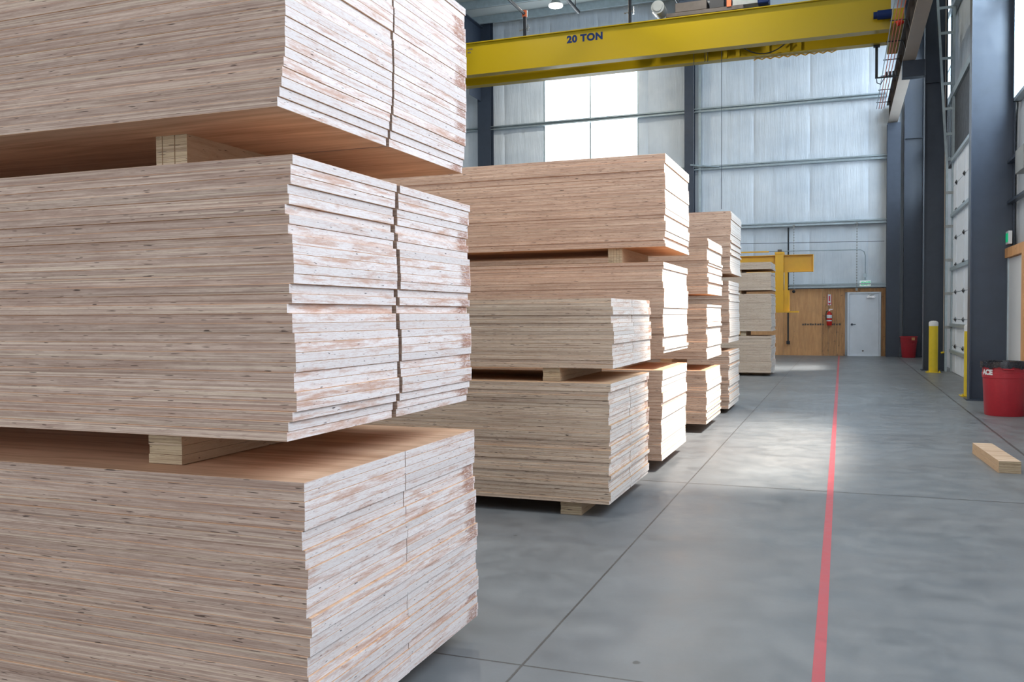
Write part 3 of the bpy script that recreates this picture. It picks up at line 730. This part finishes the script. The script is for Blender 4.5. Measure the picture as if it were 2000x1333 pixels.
# extinguisher and its sign
t = thing('fire_extinguisher', 'red fire extinguisher hung on the far plywood wall', 'fire extinguisher', (-0.37, YF-0.20, 0.95))
bm = bmesh.new(); lathe(bm, [(0.001, 0), (0.070, 0.0), (0.078, 0.02), (0.078, 0.34), (0.06, 0.40), (0.028, 0.425), (0.026, 0.45), (0.001, 0.45)], n=24); obj('cylinder_body', bm, M['red'], t, True)
bm = bmesh.new(); lathe(bm, [(0.0785, 0.23), (0.0795, 0.235), (0.0795, 0.32), (0.0785, 0.325)], n=24); lathe(bm, [(0.0785, 0.13), (0.0793, 0.135), (0.0793, 0.165), (0.0785, 0.17)], n=24); obj('label_band', bm, M['white'], t, True)
bm = bmesh.new(); box(bm, -0.02, 0.02, -0.02, 0.02, 0.445, 0.48); box(bm, -0.015, 0.10, -0.01, 0.01, 0.48, 0.492); box(bm, -0.015, 0.11, -0.01, 0.01, 0.505, 0.515); obj('valve_handle', bm, M['chrome'], t)
bm = bmesh.new(); tube(bm, [Vector((-0.02, 0, 0.46)), Vector((-0.08, -0.01, 0.44)), Vector((-0.10, -0.01, 0.36)), Vector((-0.095, -0.01, 0.18))], 0.012); obj('hose', bm, M['rubber'], t)
bm = bmesh.new(); box(bm, -0.04, 0.04, 0.075, 0.10, 0.1, 0.42); obj('bracket', bm, M['steel_black'], t)
t = thing('extinguisher_sign', 'tall white and red sign above the fire extinguisher', 'sign', (-0.37, YF-0.115, 1.75))
bm = bmesh.new(); box(bm, -0.062, 0.062, -0.006, 0.004, -0.17, 0.17); obj('plate', bm, M['white'], t)
bm = bmesh.new()
box(bm, -0.062, -0.048, -0.010, -0.006, -0.17, 0.17); box(bm, 0.048, 0.062, -0.010, -0.006, -0.17, 0.17); box(bm, -0.02, 0.02, -0.009, -0.006, -0.04, 0.12)
vs = [bm.verts.new(p) for p in ((-0.048, -0.009, -0.09), (0.048, -0.009, -0.09), (0, -0.009, -0.165), (-0.048, -0.006, -0.09), (0.048, -0.006, -0.09), (0, -0.006, -0.165))]
bm.faces.new(vs[:3]); bm.faces.new((vs[0], vs[3], vs[4], vs[1])); bm.faces.new((vs[1], vs[4], vs[5], vs[2])); bm.faces.new((vs[2], vs[5], vs[3], vs[0]))
obj('arrow_print', bm, M['tag_red'], t)
# window-side vertical trims, brace, red mark
bm = bmesh.new(); box(bm, -4.42, -4.34, YF-0.16, YF-0.06, 2.2, ZR-0.3); struct(obj('trim_4', bm, M['galv']))
bm = bmesh.new(); cyl(bm, (-4.62, 28.9, 6.16), (-3.75, YF-0.2, 6.10), 0.025, 8); struct(obj('trim_5', bm, M['galv']))

# ------------------------------------------------------------------ runway beam, conductor rails
t = thing('crane_runway_beam', 'brown crane runway beam along the right wall', 'runway beam', (1.415, 0, 7.10))
bm = bmesh.new(); box(bm, -0.135, 0.135, 9.5, 29.3, 0, 0.022); obj('bottom_flange', bm, M['beige'], t)
bm = bmesh.new(); box(bm, -0.012, 0.012, 9.5, 29.3, 0.022, 0.54); y = 10.0
while y < 29.2: box(bm, -0.13, 0.13, y, y+0.012, 0.022, 0.54); y += 1.25
obj('web', bm, M['brown'], t)
bm = bmesh.new(); box(bm, -0.17, 0.17, 9.5, 29.3, 0.54, 0.562); obj('top_flange', bm, M['brown'], t)
bm = bmesh.new(); box(bm, -0.03, 0.03, 9.5, 29.3, 0.562, 0.61); obj('rail', bm, M['steel_dark'], t)
t2_ = thing('runway_bracket', 'dark steel bracket carrying the runway beam on the middle column', 'bracket', (0, 22.33, 0))
bm = bmesh.new(); box(bm, 1.27, 1.74, -0.13, 0.13, 6.72, 6.74); box(bm, 1.27, 1.74, -0.13, 0.13, 7.07, 7.09); box(bm, 1.27, 1.74, -0.13, -0.115, 6.74, 7.07); box(bm, 1.27, 1.285, -0.11, 0.11, 6.74, 7.07); obj('bracket_body', bm, M['steel_dark'], t2_)
t = thing('conductor_rail', 'orange and grey conductor bars alongside the runway beam', 'conductor rail', (0, 0, 7.5))
for i, x in enumerate((0.95, 1.02, 1.085, 1.155)):
    bm = bmesh.new(); tube(bm, [Vector((x, 10.5, 0)), Vector((x, 29.0, 0))], 0.010, 6); obj('bar', bm, M['galv'] if i == 0 else M['orange'], t)
y = 11.2
while y < 29.2:
    bm = bmesh.new(); tube(bm, [Vector((0.92, y, 0.022)), Vector((1.27, y, 0.022)), Vector((1.33, y, -0.2)), Vector((1.36, y, -0.35))], 0.012, 6); obj('hanger', bm, M['steel_black'], t); y += 1.55

# ------------------------------------------------------------------ the overhead crane
cr = thing('overhead_crane', 'yellow double girder overhead crane marked 20 TON', 'overhead crane', (0, 21.5, 7.57))
def girder(y0, x1):
    bm = bmesh.new()
    box(bm, -15.6, x1, y0-0.075, y0+0.20, 0.0, 0.022); box(bm, -15.6, x1, y0-0.075, y0+0.20, 0.81, 0.832)
    box(bm, -15.6, x1, y0, y0+0.012, 0.022, 0.81); box(bm, -15.6, x1, y0+0.153, y0+0.165, 0.022, 0.81); box(bm, x1-0.012, x1, y0+0.012, y0+0.153, 0.022, 0.81)
    box(bm, -15.6, x1, y0+0.06, y0+0.11, 0.832, 0.86)
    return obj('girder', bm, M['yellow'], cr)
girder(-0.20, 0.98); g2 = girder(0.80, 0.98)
bm = bmesh.new()
for x in (-3.2, -2.75, -2.45, -1.75, -1.28, -1.02): box(bm, x, x+0.09, 0.72, 0.80, 0.022, 0.81)
obj('gusset', bm, M['yellow'], g2)
bm = bmesh.new(); tube(bm, [Vector((-2.4+1.25*u, 0.66, 0.33-0.32*(1-(2*u-1)**2))) for u in [i/12 for i in range(13)]], 0.014, 6); obj('festoon_cable', bm, M['rubber'], cr)
bm = bmesh.new(); pts = []
for k in range(20):
    x = -0.15-1.9*k/19; pts.append(Vector((x, 0.95, 0.0-0.045*abs(math.sin(k*1.57)))))
tube(bm, pts, 0.014, 6); obj('cable_loops', bm, M['yellow_jib'], cr)
text('lettering', '20 TON', M['blue'], cr, 0.235, (-6.00, -0.204, 0.62), (R(90), 0, 0), 0.002, 0.012, 1.05, 1.10)
for n_, z in ((3, 0.66), (2, 0.58)):
    for i in range(n_):
        bm = bmesh.new(); box(bm, -9.16+0.05*i, -9.125+0.05*i, -0.203, -0.2, z, z+0.04); obj('serial_mark', bm, M['print'], cr)
bm = bmesh.new(); box(bm, 0.99, 1.235, -0.5, 2.0, 0.05, 0.36); bevel_all(bm, 0.01); obj('end_truck', bm, M['yellow'], cr)
for y in (-0.3, 1.8):
    bm = bmesh.new(); cyl(bm, (1.33, y, 0.265), (1.47, y, 0.265), 0.12, 20); obj('wheel', bm, M['steel_dark'], cr)
bm = bmesh.new(); cyl(bm, (0.70, -0.35, 0.30), (1.0, -0.35, 0.30), 0.10, 18); cyl(bm, (0.62, -0.35, 0.30), (0.70, -0.35, 0.30), 0.075, 18); obj('drive_motor', bm, M['blue'], cr, True)
bm = bmesh.new(); cyl(bm, (1.08, -0.56, 0.0), (1.20, -0.56, 0.06), 0.06, 14); obj('bumper', bm, M['red'], cr, True)
cx, cz = 0.90, -0.20
bm = bmesh.new(); box(bm, cx-0.20, cx-0.14, 0.90, 0.94, cz-0.55, 0.0); box(bm, cx-0.2, cx+0.30, 0.90, 0.94, cz-0.57, cz-0.54); box(bm, cx-0.24, cx-0.10, 0.86, 0.98, -0.04, 0.0)
ca = obj('collector_arm', bm, M['steel_black'], cr)
bm = bmesh.new()
for i in range(4): box(bm, cx+0.03+0.07*i, cx+0.065+0.07*i, 0.87, 0.97, cz-0.54, cz-0.44)
obj('collector_shoe', bm, M['steel_black'], ca)
bm = bmesh.new(); tube(bm, [Vector((cx-0.17, 0.88, cz-0.55)), Vector((cx-0.16, 0.88, cz-0.68)), Vector((cx-0.08, 0.88, cz-0.72)), Vector((cx, 0.88, cz-0.58))], 0.01, 6); obj('collector_cable', bm, M['steel_dark'], ca)
# hoist on top
h = thing('hoist_trolley', 'grey and black hoist trolley riding on top of the yellow crane', 'hoist', (-3.6, 21.5, 8.50))
bm = bmesh.new(); cyl(bm, (-0.60, -0.12, 0.25), (-0.60, 0.3, 0.25), 0.16, 28); cyl(bm, (-0.60, -0.15, 0.25), (-0.60, -0.12, 0.25), 0.11, 24); obj('motor', bm, M['motor'], h, True)
bm = bmesh.new(); tube(bm, [Vector((-0.72, -0.14, 0.12)), Vector((-0.62, -0.14, -0.01))], 0.02); obj('guard', bm, M['chrome'], h)
bm = bmesh.new(); box(bm, -0.42, 1.4, 0.0, 1.2, 0.0, 0.10); box(bm, -0.20, 0.55, 0.0, 0.5, 0.1, 0.32); bevel_all(bm, 0.008); obj('frame', bm, M['brown'], h)
bm = bmesh.new(); cyl(bm, (-0.2, 0.75, 0.42), (1.3, 0.75, 0.42), 0.2, 24); obj('rope_drum', bm, M['steel_dark'], h, True)
bm = bmesh.new(); box(bm, 0.62, 0.95, 0.0, 0.45, 0.1, 0.75); box(bm, 0.72, 0.88, 0.05, 0.4, 0.75, 1.3); obj('control_box', bm, M['steel_black'], h)
bm = bmesh.new(); box(bm, 1.02, 1.12, -0.03, 0.1, 0.08, 0.40); obj('limit_switch', bm, M['orange'], h)
bm = bmesh.new(); box(bm, 1.15, 1.72, 0.02, 0.4, 0.10, 0.34); obj('gearbox', bm, M['motor'], h)
bm = bmesh.new(); box(bm, 1.72, 1.98, 0.02, 0.4, 0.08, 0.38); bevel_all(bm, 0.02); obj('brake', bm, M['blue'], h)
bm = bmesh.new()
for x in (0.35, 0.62, 0.68, 1.02): cyl(bm, (x-0.2, 0.62, -0.02), (x-0.2, 0.62, -4.6 if x in (0.35, 1.02) else -0.98), 0.008, 6)
obj('wire_rope', bm, M['steel_dark'], h)

# ------------------------------------------------------------------ yellow jib near the farthest stack
t = thing('jib_crane', 'golden yellow jib with hanging post behind the farthest stack', 'jib crane', (-2.42, 22.0, 0))
def ibeam(bm, x0, x1, yc, z0, z1, w=0.2):
    box(bm, x0, x1, yc-w/2, yc+w/2, z0, z0+0.015); box(bm, x0, x1, yc-w/2, yc+w/2, z1-0.015, z1); box(bm, x0, x1, yc-0.006, yc+0.006, z0+0.015, z1-0.015)
bm = bmesh.new(); ibeam(bm, -0.1, 1.78, 0, 2.31, 2.72); box(bm, 1.77, 1.785, -0.1, 0.1, 2.31, 2.72); obj('boom', bm, M['yellow_jib'], t)
bm = bmesh.new(); box(bm, 0.93, 1.12, -0.16, -0.145, 1.38, 2.76); box(bm, 0.93, 0.945, -0.145, -0.02, 1.38, 2.76); box(bm, 1.105, 1.12, -0.145, -0.02, 1.38, 2.76); box(bm, 0.92, 1.13, -0.17, 0.17, 2.74, 2.79); obj('post', bm, M['yellow_jib'], t)
bm = bmesh.new(); box(bm, 1.14, 1.21, -0.14, 0.0, 1.65, 2.31); obj('brace', bm, M['yellow_jib'], t)
bm = bmesh.new(); box(bm, 0.95, 1.46, -0.18, 0.10, 1.35, 1.385); box(bm, 1.12, 1.25, -0.12, 0.0, 1.385, 1.88); obj('foot', bm, M['yellow_jib'], t)
bm = bmesh.new(); box(bm, 0.0, 0.78, -0.12, -0.05, 2.79, 2.82); box(bm, 0.0, 0.05, -0.12, -0.05, 2.7, 2.8); obj('trolley_rail', bm, M['yellow_jib'], t)
bm = bmesh.new(); box(bm, 0.98, 1.07, -0.1, 0.1, 2.79, 2.85); obj('motor', bm, M['brown'], t)
bm = bmesh.new(); cyl(bm, (0, 0, 0), (0, 0, 2.31), 0.10, 24); cyl(bm, (0, 0, 0), (0, 0, 0.02), 0.2, 24); obj('mast', bm, M['yellow_jib'], t, True)

# ------------------------------------------------------------------ roof fittings
def highbay(x, y, z, label, power=150):
    t = thing('high_bay_light', label, 'ceiling light', (x, y, z), 'high bay lights under the roof')
    bm = bmesh.new(); n = 32; m = 10; rings = []
    for i in range(n):
        a = 6.28318*i/n; rings.append([bm.verts.new(((0.165+0.05*math.cos(6.28318*j/m))*math.cos(a), (0.165+0.05*math.cos(6.28318*j/m))*math.sin(a), 0.03*math.sin(6.28318*j/m))) for j in range(m)])
    for i in range(n):
        for j in range(m): bm.faces.new((rings[i][j], rings[(i+1) % n][j], rings[(i+1) % n][(j+1) % m], rings[i][(j+1) % m]))
    obj('glowing_ring', bm, M['lampglow'], t, True)
    bm = bmesh.new(); cyl(bm, (0, 0, 0.02), (0, 0, 0.20), 0.11, 24); lathe(bm, [(0.10, 0.18), (0.20, 0.05), (0.215, 0.04)], n=32); obj('housing', bm, M['motor'], t, True)
    bm = bmesh.new(); cyl(bm, (0, 0, 0.2), (0, 0, ZR-z), 0.012, 8); obj('hanger_rod', bm, M['motor'], t)
    l = bpy.data.lights.new('lamp', 'AREA'); l.shape = 'DISK'; l.size = 0.4; l.energy = power; l.color = (1.0, 0.95, 0.84)
    lo = bpy.data.objects.new('lamp', l); lo.location = (0, 0, -0.06); lo.parent = t; COL.objects.link(lo)
highbay(-8.24, 26.0, 10.78, 'glowing ring-shaped high bay light under the roof', 170)
for x, y in ((-3.2, 19.5), (-8.2, 18.5), (-3.2, 10.5), (-8.2, 10.5), (-3.2, 2.5), (-8.2, 2.5)):
    highbay(x, y, 10.78, 'ring-shaped high bay light above the frame of the view', 170)
def drop(x, y, zt, zb, label, joint):
    t = thing('sprinkler_drop', label, 'sprinkler pipe', (x, y, 0), 'sprinkler pipes under the roof')
    bm = bmesh.new(); cyl(bm, (0, 0, zb), (0, 0, zt), 0.045, 12); obj('drop_pipe', bm, M['steel_black'], t, True)
    if joint:
        bm = bmesh.new(); cyl(bm, (0, 0, zt-0.08), (0, 0, zt+0.1), 0.075, 14); obj('coupling', bm, M['orange'], t, True)
        bm = bmesh.new(); cyl(bm, (-0.16, 0, zt-0.45), (0.14, 0, zt-0.40), 0.02, 8); cyl(bm, (0.1, 0, zt-0.5), (0.1, 0, zt-0.3), 0.03, 8); obj('valve', bm, M['chrome'], t)
        bm = bmesh.new(); cyl(bm, (0, 0, zt), (0, -6.5, zt+0.02), 0.042, 12); obj('branch_pipe', bm, M['steel_black'], t, True)
drop(-8.54, 24.0, 9.94, 8.75, 'black sprinkler pipe with orange joint left of the ring light', True)
drop(-5.48, 24.0, 10.05, 8.75, 'black sprinkler pipe with red joint right of the lettering on crane', True)
for x, y0, y1, label in ((-6.94, 24.0, 18.0, 'black roof pipe ending right of the ring light'), (-4.2, 24.5, 18.0, 'black roof pipe ending above the hoist motor')):
    bm = bmesh.new(); cyl(bm, (x, y0, 9.8), (x, y1, 9.82), 0.05, 12); cyl(bm, (x, y1+1, 9.8), (x, y1+1, ZR), 0.015, 8); cyl(bm, (x, y0-0.3, 9.8), (x, y0-0.3, ZR), 0.012, 8)
    tag(obj('roof_pipe', bm, M['steel_black']), label, 'pipe')
bm = bmesh.new(); cyl(bm, (-2.55, 23.5, 8.7), (-2.55, 23.5, ZR), 0.03, 10); tag(obj('hanger_pipe', bm, M['steel_black']), 'thin dark vertical pipe above the right part of the crane', 'pipe')
